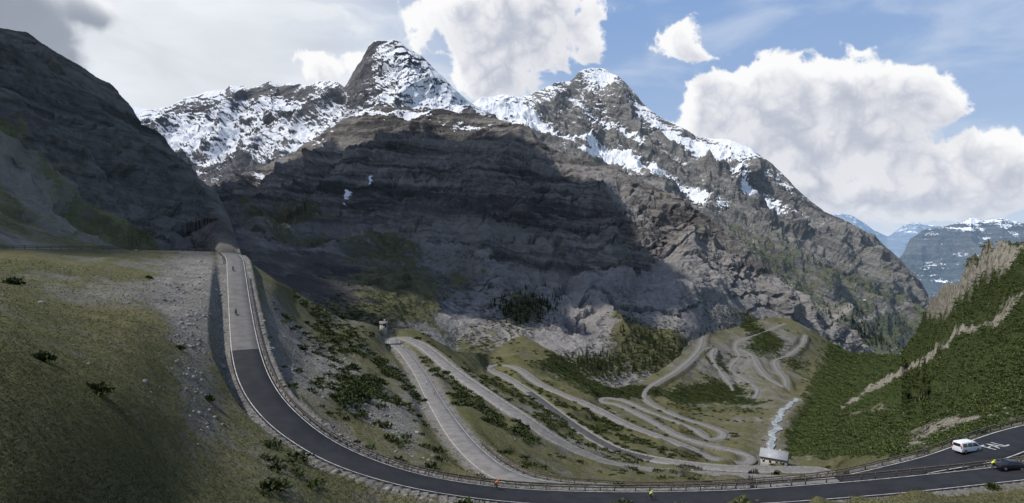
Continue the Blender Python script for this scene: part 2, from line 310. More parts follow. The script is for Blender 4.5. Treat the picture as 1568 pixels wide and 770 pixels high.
w=1-sstep(rd,1.6+np.clip(cell*.5,0,4),np.where((D<300)&(UU<460),4.0,6.5)+np.clip(cell,0,8))
Zg=Zg*(1-w)+(rz-.16)*w
Pg[...,2]=Zg
rk=kdtree.KDTree(len(river))
for i,p in enumerate(river): rk.insert((p[0],p[1],0),i)
rk.balance(); rvd=np.full(V.shape,999.)
idx=np.argwhere((UU>1100)&(UU<1420)&(V>520))
for r,c in idx:
    p=Pg[r,c]; co,j,dist=rk.find((p[0],p[1],0)); rvd[r,c]=dist
    if dist<18:
        k=1-min(1,max(0,(dist-5)/12)); Pg[r,c,2]=Pg[r,c,2]*(1-k)+(river[j,2]-.8)*k
SURF['ground']=Pg.reshape(-1,3)
nz=fbm(Pg/14,4); nb=fbm(Pg/60+8,4)
grass=.75+blobs(UU,V,[(200,450,150,30,-.12,10),(300,440,40,70,-.5),(290,560,40,130,-.42,-12),(240,430,90,20,-.3),(380,690,60,90,-.3,-50),(480,560,70,90,-.45,-50),(600,650,110,28,-.6,45),(540,690,130,22,-.55,25),(430,480,30,45,-.25),(640,600,50,35,-.45,50),(560,760,150,25,-.2),(130,440,60,25,-.3),
  (1120,560,90,50,-.46),(1200,520,50,25,-.35),(1060,500,30,30,-.3),(800,640,160,30,-.24,30),(930,690,120,14,-.32,12),(1000,660,120,12,-.2,15),(1200,650,50,50,-.25)])
grass-=.6*(1-sstep(rd,0,3.5)); grass+=nb*.22
grass=np.where(UU<230,np.maximum(grass,.55+nb*.15+.2*sstep(V,480,600)),grass)
hill=sstep(UU+ (V-600)*.45,1215,1260)*sstep(-V,-705,-690+0*V)*(rd>4)
shrub=blobs(UU,V,[(880,570,70,22,.9,15),(940,600,40,12,.6),(1130,490,60,12,.8,25),(1170,530,40,20,.7),(1100,560,40,20,.5),(1090,600,60,16,.9),(1220,560,30,20,.5),(1150,620,40,14,.5),(700,600,30,20,.2),(980,600,30,8,.6),(1060,620,60,14,.4,20),(860,640,60,10,.4,35),(930,650,60,10,.5,30),(1020,650,60,6,.4,20),(780,600,60,8,.4,33)])
shrub=np.maximum(shrub,hill*.95)
rockm=hill*(blobs(UU,V,[(1500,410,60,22,1.0,-30),(1560,375,40,20,.8),(1455,445,30,25,.8,-40),(1430,470,25,20,.8),(1568,440,60,10,.8,-25),(1430,655,50,14,.8,-10),(1480,640,40,9,.7),(1560,632,30,9,.6),(1400,680,30,12,.7)])
   +.95*np.exp(-(segdist(UU,V,[(1290,622),(1330,598),(1370,575),(1420,548),(1465,512),(1520,480),(1568,452)])/ (4+ (UU-1290)*.010))**2)
   +.6*np.exp(-(segdist(UU,V,[(1300,635),(1350,622),(1400,612),(1450,600)])/4)**2))
rockm+=.75*np.exp(-(rvd/9)**2)+blobs(UU,V,[(1160,640,10,8,.7),(1240,700,10,8,.6),(1195,705,24,9,.5),(1235,603,16,5,.6)])
wall=np.exp(-((rd-2.2)/1.6)**2)*sstep(UU,560,600)
def ground_mat():
    m,n,b=new_mat('alpine_ground',.95,.05)
    pos=n.node('ShaderNodeTexCoord').outputs['Object']
    nf=n.noise(pos,1.6,5,.72); nm=n.noise(pos,.16,6,.66); nl=n.noise(pos,.03,4,.6)
    nn=n.m('ADD',n.m('MULTIPLY',n.m('SUBTRACT',nm,.5),1.3),n.m('MULTIPLY',n.m('SUBTRACT',nl,.5),.8))
    gr=n.mix(n.ss(nl,.35,.65),(.084,.089,.036),(.165,.149,.082)); gr=n.mix(n.ss(nm,.4,.7),gr,(.126,.126,.062)); gr=n.mix(n.m('MULTIPLY',n.ss(nf,.42,.62),.55),gr,(.054,.054,.026))
    sc=n.mix(n.ss(nm,.3,.7),(.15,.142,.126),(.27,.26,.24)); sc=n.mix(n.ss(nf,.46,.64),sc,(.095,.09,.078))
    rk=n.mix(n.ss(nf,.35,.65),(.13,.12,.095),(.36,.33,.275)); rk=n.mix(n.ss(nm,.50,.64),rk,(.09,.082,.058))
    sh=n.mix(n.ss(nf,.4,.65),(.024,.036,.012),(.068,.086,.030))
    col=n.mix(n.ss(n.m('ADD',n.attr('grass'),n.m('MULTIPLY',nn,1.05)),.28,.66),sc,gr)
    col=n.mix(n.ss(n.m('ADD',n.attr('shrub'),n.m('MULTIPLY',nn,.8)),.45,.58),col,sh)
    col=n.mix(n.ss(n.m('ADD',n.attr('rock'),n.m('MULTIPLY',nn,1.3)),.44,.70),col,rk)
    n.put(b.inputs['Base Color'],col)
    h=n.m('ADD',n.m('MULTIPLY',nm,1.0),n.m('MULTIPLY',nf,.25))
    bp=n.node('ShaderNodeBump'); n.put(bp.inputs['Height'],h); bp.inputs['Distance'].default_value=1.6; bp.inputs['Strength'].default_value=.9
    n.L.new(bp.outputs[0],b.inputs['Normal']); return m
gm=ground_mat()
skirt=Pg[0].copy(); skirt[:,1]*=1.06; skirt[:,0]*=1.06; skirt[:,2]-=25+skirt[:,1]*.05
Pall=np.concatenate([skirt[None],Pg],0)
pad=lambda a:np.concatenate([a[:1],a],0)
new_mesh('ground',Pall.reshape(-1,3),grid_faces(nv+1,nu),gm,dict(grass=pad(grass),shrub=pad(shrub),rock=pad(np.maximum(rockm,wall*.5))))
base=simple('valley_floor_soil',(.05,.06,.035),.95,var=.4,scale=.004)
new_mesh('valley_floor',[(-40000,-20000,-620),(40000,-20000,-620),(40000,60000,-620),(-40000,60000,-620)],[[0,1,2,3]],base)
# ---------------------------------------------------------------- sweeps
def frames(p):
    t=np.gradient(p,axis=0); t[:,2]=0; t/=np.linalg.norm(t,axis=1)[:,None]+1e-9
    return t,np.stack([t[:,1],-t[:,0],0*t[:,0]],1)
def sweep(p,cross,closed=True,wid=None):
    t,r=frames(p); c=np.array(cross); k=len(c); wd=np.ones(len(p)) if wid is None else wid
    V=p[:,None,:]+r[:,None,:]*c[None,:,0:1]*wd[:,None,None]+np.array([0,0,1.])*c[None,:,1:2]
    n=len(p); i=np.arange(n-1)[:,None]
    js=np.arange(k if closed else k-1)[None,:]; j2=(js+1)%k
    Fc=np.stack([i*k+js,i*k+j2,(i+1)*k+j2,(i+1)*k+js],-1).reshape(-1,4)
    return V.reshape(-1,3),Fc
def merge(L):
    V=[];Fc=[];o=0
    for v,f in L: V.append(v);Fc.append(f+o);o+=len(v)
    return np.vstack(V),np.vstack(Fc)
def asphalt(name,c0,c1):
    m,n,b=new_mat(name,.85,.2); pos=n.node('ShaderNodeTexCoord').outputs['Object']
    a=n.noise(pos,.35,5,.65); g=n.noise(pos,6,3,.7)
    col=n.mix(n.ss(a,.3,.7),c0,c1); col=n.mix(n.m('MULTIPLY',n.ss(g,.5,.7),.3),col,tuple(x*.6 for x in c0)); n.put(b.inputs['Base Color'],col); return m
m_new=asphalt('fresh_asphalt',(.020,.022,.026),(.031,.033,.038)); m_old=asphalt('worn_asphalt',(.15,.145,.138),(.23,.22,.21)); m_mid=asphalt('grey_asphalt',(.055,.056,.058),(.085,.085,.085)); m_upp=asphalt('weathered_asphalt',(.115,.111,.107),(.165,.16,.152))
white=simple('white_road_paint',(.48,.48,.465),.7,var=.35,scale=1)
def proj(p): return CU+F*p[:,0]/p[:,1],CV-F*p[:,2]/p[:,1]
def road(name,p,w,mat,lines=True,wid=None):
    h=w/2; v,f=sweep(p,[(-h-.02,-.5),(-h,0),(-h*.3,.04),(h*.3,.04),(h,0),(h+.02,-.5)],False,wid); ob=new_mesh(name,v,f,mat,smooth=False)
    if lines:
        q=p.copy(); q[:,2]+=.012
        L=[sweep(q,[(s*(h-.34)-.07,.006),(s*(h-.34)+.07,.006)],False,wid) for s in (-1,1)]
        v,f=merge(L); new_mesh('edge_line',v,f,white,smooth=False,parent=ob)
    return ob
uA,vA=proj(pathA); iC=int(np.argmax((vA>534)&(uA>340)&(uA<460)))
road('road',pathA[:iC+1],6.4,m_upp); road('road',pathA[iC:],6.4,m_new)
uB,vB=proj(pathB); cB=[int(np.argmin(np.hypot(uB-a,vB-b))) for a,b in ((1290,739),(810,600),(1000,703))]
wB=1+.35*sstep(uB[:cB[0]+1],1400,1500)
road('road',pathB[:cB[0]+1],6.4,m_new,True,wB)
road('road',pathB[cB[0]:cB[2]+1],6.0,m_old); road('road',pathB[cB[2]:cB[1]+1],6.0,m_mid); road('road',pathB[cB[1]:],6.0,m_old,False)
for p,w in paths[2:]: road('road',p,w,m_old,False)
def water_mat():
    m,n,b=new_mat('river_water',.3,.5); pos=n.node('ShaderNodeTexCoord').outputs['Object']
    a=n.noise(pos,.35,6,.7,1.0); n.put(b.inputs['Base Color'],n.mix(n.ss(a,.40,.60),(.08,.11,.11),(.62,.66,.68)))
    bp=n.node('ShaderNodeBump'); n.put(bp.inputs['Height'],a); bp.inputs['Distance'].default_value=.8; n.L.new(bp.outputs[0],b.inputs['Normal']); return m
t,r=frames(river); wob=(fbm(river/30,3)*4)[:,None]*r; rv2=river+wob
v,f=sweep(rv2,[(-2.8,-.1),(-1.1,.2),(1.1,.2),(2.8,-.1)],False,1+.5*fbm(river/14+3,3)); v[:,2]+=.35*perlin(v/3.0); new_mesh('river',v,f,water_mat())
boxV=np.array([(x,y,z) for x in(-.5,.5) for y in(-.5,.5) for z in(0,1)]); boxF=np.array([[0,1,3,2],[4,6,7,5],[0,4,5,1],[2,3,7,6],[0,2,6,4],[1,5,7,3]])
def off(p,o): t,r=frames(p); return p+r*(o if np.isscalar(o) else o[:,None])
def rail(name,p,o,mat,h=.95,step=3,rails=((.86,.10),(.5,.10)),pw=.16):
    q=off(p,o); L=[]
    for z,t in rails: L.append(sweep(q,[(-.05,z-t),(.05,z-t),(.05,z+t),(-.05,z+t)]))
    s=np.concatenate([[0],np.cumsum(np.linalg.norm(np.diff(q,axis=0),axis=1))]); k=np.searchsorted(s,np.arange(0,s[-1],step))
    for c in q[k]: L.append((boxV*np.array([pw,pw,h+.5])+c-np.array([0,0,.5]),boxF))
    v,f=merge(L); return new_mesh(name,v,f,mat,smooth=False)
steel=simple('weathered_steel_wood',(.10,.085,.07),.7,var=.3)
i0=int(np.argmax(uA>362)) 
def sidesign(p,i):
    t,r=frames(p); return 1 if np.dot(r[i,:2],p[i,:2])>0 else -1
sA=sidesign(pathA,len(pathA)*2//3)
rail('guard_rail',pathA[i0+4:],sA*3.6,steel,h=1.0,rails=((.85,.13),(.45,.08)))
rail('guard_rail',pathA[:i0-14],-4.0*sidesign(pathA,40),steel,h=1.1,rails=((.95,.1),(.5,.1)))
sB=sidesign(pathB,60)
oB=3.7+1.2*sstep(uB[:cB[0]+60],1400,1500)
rail('guard_rail',pathB[:cB[0]+60],sB*oB,steel,h=1.0,rails=((.85,.1),(.45,.07)))
iL=int(np.argmin(np.hypot(uB-610,vB-530)))
stone=simple('stone_wall',(.24,.228,.205),.95,var=.4,scale=1.5)
q=off(pathB[iL:cB[1]+250],3.5); v,f=sweep(q,[(-.25,-1.0),(.25,-1.0),(.25,.35),(-.25,.35)]); new_mesh('stone_wall',v,f,stone,smooth=False)
q=off(pathB[iL:cB[1]+250],-3.5); v,f=sweep(q,[(-.25,-1.5),(.25,-1.5),(.25,.15),(-.25,.15)]); new_mesh('stone_wall',v,f,stone,smooth=False)
# ---------------------------------------------------------------- vegetation
def scatter(name,templ,pos,size,mat,zs=1.0):
    tv,tf,tt=templ; n=len(pos); k=len(tv); a=rng.uniform(0,6.28,n); c,s=np.cos(a),np.sin(a)
    sc=size[:,None]*rng.uniform(.8,1.25,(n,1))
    V=np.empty((n,k,3)); V[...,0]=(tv[:,0]*c[:,None]-tv[:,1]*s[:,None])*sc; V[...,1]=(tv[:,0]*s[:,None]+tv[:,1]*c[:,None])*sc
    V[...,2]=tv[:,2]*sc*zs*rng.uniform(.8,1.2,(n,1)); V+=pos[:,None,:]
    Fc=(tf[None]+(np.arange(n)*k)[:,None,None]).reshape(-1,tf.shape[1])
    tone=(tt[None]+rng.normal(0,.16,(n,1))).ravel()
    return new_mesh(name,V.reshape(-1,3),Fc,mat,dict(tone=tone),smooth=False)
def leaf_mat(name,a,b_):
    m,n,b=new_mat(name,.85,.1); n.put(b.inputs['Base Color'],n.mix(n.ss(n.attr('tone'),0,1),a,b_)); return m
def shrub_t(k):
    V=[];Fc=[];T=[]
    for i in range(k):
        th=rng.uniform(0,6.28); ph=math.acos(rng.uniform(0,1)); lob=.75+.25*math.sin(3*th+i%3); r=rng.uniform(.45,1)*lob
        c=np.array([r*math.sin(ph)*math.cos(th),r*math.sin(ph)*math.sin(th),r*math.cos(ph)*.62+.03])
        dr=c/np.linalg.norm(c)+rng.normal(0,.45,3); dr/=np.linalg.norm(dr); sd=np.cross(dr,rng.normal(size=3)); sd/=np.linalg.norm(sd)
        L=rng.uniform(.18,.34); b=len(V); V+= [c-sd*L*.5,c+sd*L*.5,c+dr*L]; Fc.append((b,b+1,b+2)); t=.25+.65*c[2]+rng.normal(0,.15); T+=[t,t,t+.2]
    return np.array(V),np.array(Fc),np.array(T)
def tree_t(k=110):
    V=[];Fc=[];T=[]
    for j in range(5):
        a0=j*1.2566;a1=a0+1.2566;b=len(V); V+=[(.03*math.cos(a0),.03*math.sin(a0),0),(.03*math.cos(a1),.03*math.sin(a1),0),(0,0,.95)];Fc.append((b,b+1,b+2));T+=[-.3]*3
    for i in range(k):
        z=.1+.88*(i/k); R=.24*(1-z)**.8+.01; th=i*2.4+rng.normal(0,.3); L=R*rng.uniform(.7,1.2)
        d=np.array([math.cos(th),math.sin(th),0]);s=np.array([-d[1],d[0],0]); b=len(V)
        V+=[d*L*.1+np.array([0,0,z+.02]),d*L+s*L*.28+np.array([0,0,z-.05]),d*L-s*L*.28+np.array([0,0,z-.05])];Fc.append((b,b+1,b+2));t=.3+rng.normal(0,.2);T+=[t-.2,t+.2,t+.2]
    return np.array(V),np.array(Fc),np.array(T)
gf=Pg.reshape(-1,3); uf=UU.ravel(); vf=V.ravel(); rdv=rd.ravel(); df=D.ravel()
def pick(prob,n):
    p=prob.ravel().copy(); p[rdv<1.2]=0; p[vf>790]=0; p=np.clip(p,0,None); p/=p.sum()
    return rng.choice(len(p),n,replace=True,p=p)
m_hill=leaf_mat('hillside_mugo_pine',(.028,.042,.014),(.118,.145,.048))
m_sh=leaf_mat('mugo_pine_needles',(.020,.030,.011),(.080,.098,.034))
st=shrub_t(70); st2=shrub_t(42)
hp=hill*np.clip(1.05-rockm*1.3+nb*.25,0,1)*(V<720)*np.where(rvd>12,1,0)
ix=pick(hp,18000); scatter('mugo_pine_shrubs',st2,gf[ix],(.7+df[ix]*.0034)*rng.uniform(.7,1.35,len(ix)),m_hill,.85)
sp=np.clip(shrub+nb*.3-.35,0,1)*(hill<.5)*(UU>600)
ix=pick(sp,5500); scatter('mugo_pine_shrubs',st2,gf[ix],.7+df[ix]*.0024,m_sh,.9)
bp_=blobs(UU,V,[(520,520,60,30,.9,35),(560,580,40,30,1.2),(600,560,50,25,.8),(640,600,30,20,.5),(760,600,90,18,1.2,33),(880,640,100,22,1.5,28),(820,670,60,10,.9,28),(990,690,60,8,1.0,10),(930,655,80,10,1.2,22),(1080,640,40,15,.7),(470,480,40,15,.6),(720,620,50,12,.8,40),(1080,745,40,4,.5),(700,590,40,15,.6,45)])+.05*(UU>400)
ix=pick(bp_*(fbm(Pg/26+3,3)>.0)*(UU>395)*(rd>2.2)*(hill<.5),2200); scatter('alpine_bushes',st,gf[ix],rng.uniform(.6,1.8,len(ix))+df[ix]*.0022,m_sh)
manual=[(583,588,2.6),(548,602,2.4),(540,580,2.2),(150,600,1.1),(66,550,.9),(20,432,1.6),(276,535,1.2),(320,612,1.2),(228,420,1.0),(505,512,1.6),(470,490,1.6),(462,530,1.4),(540,560,2.2),(650,608,1.6),(640,637,1.2),(695,592,1.8),(1120,742,1.6),(1085,738,1.4),(915,745,1.6),(980,722,1.5),(1520,735,1.2),(605,605,1.5),(575,545,2.2),(525,488,3)]
mi=[int(np.argmin((uf-a)**2+(vf-b)**2)) for a,b,_ in manual]
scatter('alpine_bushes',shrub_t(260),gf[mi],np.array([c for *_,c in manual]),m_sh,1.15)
def tuft_t(k=9):
    V=[];Fc=[];T=[]
    for i in range(k):
        a=rng.uniform(0,6.28); o=rng.normal(0,.35,3); o[2]=0; d=np.array([math.cos(a)*.45,math.sin(a)*.45,1]); s=np.array([-math.sin(a),math.cos(a),0])*.13; b=len(V)
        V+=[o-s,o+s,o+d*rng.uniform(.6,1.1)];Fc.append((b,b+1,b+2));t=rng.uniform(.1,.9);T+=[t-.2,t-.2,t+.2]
    return np.array(V),np.array(Fc),np.array(T)
m_gr=leaf_mat('alpine_grass',(.058,.064,.025),(.156,.150,.078))
gp=np.clip(grass-.2,0,1)*(hill<.3)*(D<170)*(V>392)
ix=pick(gp,55000); pos=gf[ix]+rng.uniform(-.3,.3,(len(ix),3))*np.array([1,1,0])*(df[ix]/60)[:,None]; pos[:,2]=gf[ix,2]-.03
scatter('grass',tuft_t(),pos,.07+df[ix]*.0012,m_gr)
def rock_t():
    bm=bmesh.new(); bmesh.ops.create_icosphere(bm,subdivisions=1,radius=1)
    V=np.array([v.co[:] for v in bm.verts]); Fc=np.array([[v.index for v in f.verts] for f in bm.faces]); bm.free()
    V*=(1+rng.normal(0,.16,(len(V),1)))*np.array([1,.8,.5]); return V,Fc,rng.uniform(0,1,len(V))
m_rk=leaf_mat('limestone',(.13,.12,.11),(.30,.285,.26))
rp=np.clip(.5-grass,0,1)*(UU<760)*(hill<.3)+rockm*.3*(D<900)+.002
ix=pick(rp*(D<900)*(D>60),5500); scatter('scree_stones',rock_t(),gf[ix]-np.array([0,0,.05]),(.05+np.minimum(rng.exponential(.12,len(ix)),.6))*(1+df[ix]*.002),m_rk)
def on_layer(obname,reg,n):
    c=SURF[obname]
    u=CU+F*c[:,0]/c[:,1]; v=CV-F*c[:,2]/c[:,1]; pr=np.clip(blobs(u,v,reg),0,None); pr[pr<.1]=0; pr/=pr.sum(); return c[rng.choice(len(c),n,p=pr)].astype(float)
m_cf=leaf_mat('conifer_needles',(.014,.020,.008),(.050,.065,.022))
tt_=tree_t()
p=on_layer('rock_massif',[(805,472,40,22,1),(1000,535,50,26,.7,30),(900,560,70,16,.6),(850,455,20,10,.6),(1130,520,60,20,.4)],560)
scatter('conifer_trees',tt_,p,rng.uniform(6,12,len(p)),m_cf)
p=on_layer('snow_peak',[(1290,500,70,25,1),(1350,520,40,20,.8)],350); scatter('conifer_trees',tt_,p,rng.uniform(12,22,len(p)),m_cf)
p=on_layer('rock_massif',[(1000,530,60,36,1,30),(900,565,80,22,1),(800,478,45,24,1),(1120,490,60,16,.8,30),(560,480,80,30,.5),(740,520,50,20,.4),(950,450,14,30,.4)],5500)
scatter('mugo_pine_shrubs',st2,p,rng.uniform(1.8,4.2,len(p)),m_sh,.8)
p=on_layer('snow_peak',[(1100,350,70,18,.8,35),(1300,450,80,25,.6,30),(1290,510,70,20,1),(1200,430,60,20,.7,35)],3000)
scatter('mugo_pine_shrubs',st2,p,rng.uniform(3,8,len(p)),m_sh,.7)
# ---------------------------------------------------------------- BUILDINGS
def box(name,sx,sy,sz,loc,mat,parent,rz=0,bev=0):
    v=boxV*np.array([sx,sy,sz]); o=new_mesh(name,v,boxF,mat,smooth=False,parent=parent); o.location=loc; o.rotation_euler=(0,0,rz)
    return o
roofm=simple('metal_roof',(.36,.37,.39),.6,.1,.12,.6); plaster=simple('plaster_wall',(.42,.40,.36),.9,var=.12); glass=simple('dark_glass',(.02,.022,.026),.12,var=.1,spec=.6); woodm=simple('dark_wood',(.07,.045,.03),.8)
def house(name,loc,rz,sx,sy,h,rh,wall,roof,nw):
    e=empty(name,loc,rz)
    box('walls',sx,sy,h+4,(0,0,-4),wall,e)
    hx=sx/2+.5;hy=sy/2+.6;z=h; t=.25
    V=[(-hx,-hy,z-.25),(hx,-hy,z-.25),(hx,0,z+rh),(-hx,0,z+rh),(-hx,hy,z-.25),(hx,hy,z-.25)]
    V2=[(a,b,c+t) for a,b,c in V]; Fc=[[0,1,2,3],[3,2,5,4],[6,9,8,7],[9,10,11,8],[0,6,7,1],[4,5,11,10],[0,3,9,6],[3,4,10,9],[1,7,8,2],[2,8,11,5]]
    new_mesh('roof',V+V2,Fc,roof,smooth=False,parent=e)
    new_mesh('gable',[(-sx/2,-sy/2,z),(-sx/2,sy/2,z),(-sx/2,0,z+rh*.93),(sx/2,-sy/2,z),(sx/2,sy/2,z),(sx/2,0,z+rh*.93)],[[0,1,2],[3,5,4]],wall,smooth=False,parent=e)
    for i in range(nw):
        x=-sx/2+sx*(i+.5)/nw; 
        for fl in range(max(1,int(h/2.9))):
            box('window_%d_%d'%(i,fl),sx/nw*.35,.08,1.1,(x,-sy/2-.03,1.0+fl*2.8),glass,e)
    box('door',1.0,.1,2.1,(sx*.28,-sy/2-.06,0),woodm,e)
    for s in (-1,1): box('side_window_%d'%s,.08,1.0,1.1,(-sx/2-.03,s*sy/5,1.2),glass,e)
    box('chimney',.7,.7,1.6,(sx*.2,sy*.15,z+rh*.6),wall,e); return e
hl=surf_at('ground',1186,711); house('alpine_house',hl+np.array([0,0,.9]),math.radians(-32),12,8,3.6,2.8,plaster,roofm,4)
house('stone_hut',P3(587,500,345)+np.array([0,0,-.4]),math.radians(20),3.8,3.4,2.4,1.0,simple('hut_stone',(.45,.42,.36),.9),simple('hut_roof',(.22,.2,.18),.9),1)
# ---------------------------------------------------------------- VEHICLES / PEOPLE
rubber=simple('rubber',(.02,.02,.02),.8); whitep=simple('white_car_paint',(.78,.78,.78),.3,var=.03,spec=.5); black=simple('black_car_paint',(.02,.022,.028),.25,var=.1,spec=.5); chrome=simple('hub_metal',(.5,.5,.5),.35,.8); redl=simple('red_lamp',(.5,.02,.02),.3); lampm=simple('head_lamp',(.7,.72,.75),.15)
def loft(name,secs,mat,parent):
    V=[p for s in secs for p in s]; k=len(secs[0]); Fc=[]
    for i in range(len(secs)-1):
        for j in range(k): Fc.append([i*k+j,i*k+(j+1)%k,(i+1)*k+(j+1)%k,(i+1)*k+j])
    o=new_mesh(name,V,Fc,mat,parent=parent)
    bm=bmesh.new(); bm.from_mesh(o.data); bmesh.ops.holes_fill(bm,edges=bm.edges,sides=0); bmesh.ops.recalc_face_normals(bm,faces=bm.faces); bm.to_mesh(o.data); bm.free()
    m=o.modifiers.new('b','BEVEL'); m.width=.05; m.segments=2; m.limit_method='ANGLE'; m.angle_limit=.5; return o
def vehicle(name,loc,rz,prof,belt,W,paint,wheels,wr,wins):
    e=empty(name,loc,rz); secs=[]
    for x,zt,w in prof:
        y=W/2*w; yt=y*(.80 if zt>belt+.2 else .97); zb=.28; bl=min(belt,zt-.04)
        secs.append([(x,-y*.96,zb),(x,-y,bl*.6+.1),(x,-y*.99,bl),(x,-yt,zt-.05),(x,-yt*.8,zt),(x,yt*.8,zt),(x,yt,zt-.05),(x,y*.99,bl),(x,y,bl*.6+.1),(x,y*.96,zb)])
    loft('body',secs,paint,e)
    for i,(x0,x1,x2,x3,zt) in enumerate(wins):
        for s in (-1,1):
            yb=W/2*1.0+.006; f=(zt-belt)/(prof[len(prof)//2][1]-.05-belt); yt=W/2*(.99+(.80-.99)*f)+.012
            V=[(x0,s*yb,belt+.05),(x1,s*yb,belt+.05),(x2,s*yt,zt),(x3,s*yt,zt)]
            new_mesh('side_window_%d_%d'%(i,s),V,[[0,1,2,3]],glass,smooth=False,parent=e)
    for x in wheels:
        for s in (-1,1):
            bm=bmesh.new(); bmesh.ops.create_cone(bm,cap_ends=True,segments=24,radius1=wr,radius2=wr,depth=.24); me=bpy.data.meshes.new('wheel'); bm.to_mesh(me); bm.free(); me.materials.append(rubber)
            o=bpy.data.objects.new('wheel',me); bpy.context.scene.collection.objects.link(o); o.parent=e; o.location=(x,s*(W/2-.10),wr); o.rotation_euler=(math.pi/2,0,0)
            bm=bmesh.new(); bmesh.ops.create_cone(bm,cap_ends=True,segments=16,radius1=wr*.6,radius2=wr*.5,depth=.26); me=bpy.data.meshes.new('hub'); bm.to_mesh(me); bm.free(); me.materials.append(chrome)
            o=bpy.data.objects.new('hub',me); bpy.context.scene.collection.objects.link(o); o.parent=e; o.location=(x,s*(W/2-.09),wr); o.rotation_euler=(math.pi/2*s,0,0)
    return e
def at(p,u,v):
    a,b=proj(p); i=int(np.argmin(np.hypot(a-u,b-v))); t,_=frames(p); return p[i].copy(),math.atan2(t[i,1],t[i,0]),i
loc,rz,i=at(pathB,1493,692)
t,r=frames(pathB); vl=loc+r[i]*1.2*(1 if sB>0 else -1)
van=vehicle('white_van',vl+np.array([0,0,.04]),rz+math.pi,[(-2.45,1.0,.93),(-2.42,1.85,.95),(-2.2,1.97,1),(0,2.0,1),(.9,1.97,1),(1.25,1.80,1),(1.85,1.18,.99),(2.35,1.0,.93),(2.47,.75,.86)],1.08,1.92,whitep,(-1.55,1.5),.34,[(-2.2,-1.1,-1.15,-2.1,1.75),(-1.0,.1,.1,-1.0,1.75),(.2,1.6,1.12,.2,1.72)])
new_mesh('windscreen',[(1.84,-.82,1.2),(1.84,.82,1.2),(1.30,.70,1.78),(1.30,-.70,1.78)],[[0,1,2,3]],glass,smooth=False,parent=van).location=(.03,0,.03)
new_mesh('rear_window',[(-2.44,-.7,1.2),(-2.44,.7,1.2),(-2.43,.62,1.72),(-2.43,-.62,1.72)],[[0,1,2,3]],glass,smooth=False,parent=van).location=(-.03,0,0)
for s in (-1,1):
    box('head_lamp_%d'%s,.08,.3,.22,(2.38,s*.68,.72),lampm,van); box('tail_lamp_%d'%s,.05,.14,.5,(-2.46,s*.8,.9),redl,van); box('mirror_%d'%s,.12,.18,.22,(1.35,s*1.05,1.15),black,van)
box('bumper',.12,1.75,.22,(2.44,0,.34),black,van)
loc,rz,i=at(pathA,1553,722)
car=vehicle('dark_car',loc+np.array([0,1.4,.05]),rz+math.pi,[(-2.1,.85,.9),(-2.0,.98,.95),(-1.5,1.35,1),(-.8,1.46,1),(.3,1.46,1),(1.0,1.05,1),(1.8,.92,.97),(2.15,.7,.86)],.92,1.78,black,(-1.3,1.3),.32,[(-1.5,-.5,-.5,-1.2,1.32),(-.42,.95,.35,-.42,1.34)])
new_mesh('windscreen',[(.98,-.76,1.03),(.98,.76,1.03),(.36,.62,1.42),(.36,-.62,1.42)],[[0,1,2,3]],glass,smooth=False,parent=car).location=(.03,0,.03)
def tubes(name,segs,mat,parent,k=6):
    L=[]
    for a,b,ra,rb in segs:
        a=np.array(a,float);b=np.array(b,float);d=b-a;d/=np.linalg.norm(d)+1e-9;x=np.cross(d,(0.3,.9,.31));x/=np.linalg.norm(x);y=np.cross(d,x)
        an=np.arange(k)*2*math.pi/k; V=np.vstack([a+ra*(np.cos(an)[:,None]*x+np.sin(an)[:,None]*y),b+rb*(np.cos(an)[:,None]*x+np.sin(an)[:,None]*y)])
        L.append((V,np.array([[i,(i+1)%k,k+(i+1)%k,k+i] for i in range(k)])))
    v,f=merge(L); return new_mesh(name,v,f,mat,parent=parent)
def wheel(name,x,r,th,mat,parent):
    n=28; V=[];Fc=[]
    for i in range(n):
        a=i*2*math.pi/n
        for j in range(6):
            b=j*math.pi/3; V.append((x+(r-th+th*math.cos(b))*math.cos(a),th*math.sin(b),r+(r-th+th*math.cos(b))*math.sin(a)))
            Fc.append((i*6+j,i*6+(j+1)%6,((i+1)%n)*6+(j+1)%6,((i+1)%n)*6+j))
    return new_mesh(name,V,Fc,mat,parent=parent)
def body(name,J,E,R,mats,parent,upto):
    me=bpy.data.meshes.new(name); me.from_pydata(J,E,[]); ob=bpy.data.objects.new(name,me); bpy.context.scene.collection.objects.link(ob); ob.parent=parent
    sk=ob.modifiers.new('skin','SKIN'); sk.use_smooth_shade=True
    for i,r in enumerate(R): me.skin_vertices[0].data[i].radius=(r,r)
    me.skin_vertices[0].data[0].use_root=True
    sb=ob.modifiers.new('sub','SUBSURF'); sb.levels=1; sb.render_levels=1
    me.materials.append(mats); return ob
skin_m=simple('skin',(.45,.27,.19),.6,var=.05)
def ball(name,c,r,mat,parent,sc=(1,1,1)):
    bm=bmesh.new(); bmesh.ops.create_uvsphere(bm,u_segments=14,v_segments=10,radius=r); me=bpy.data.meshes.new(name); bm.to_mesh(me); bm.free(); me.materials.append(mat)
    for p in me.polygons: p.use_smooth=True
    o=bpy.data.objects.new(name,me); bpy.context.scene.collection.objects.link(o); o.parent=parent; o.location=c; o.scale=sc; return o
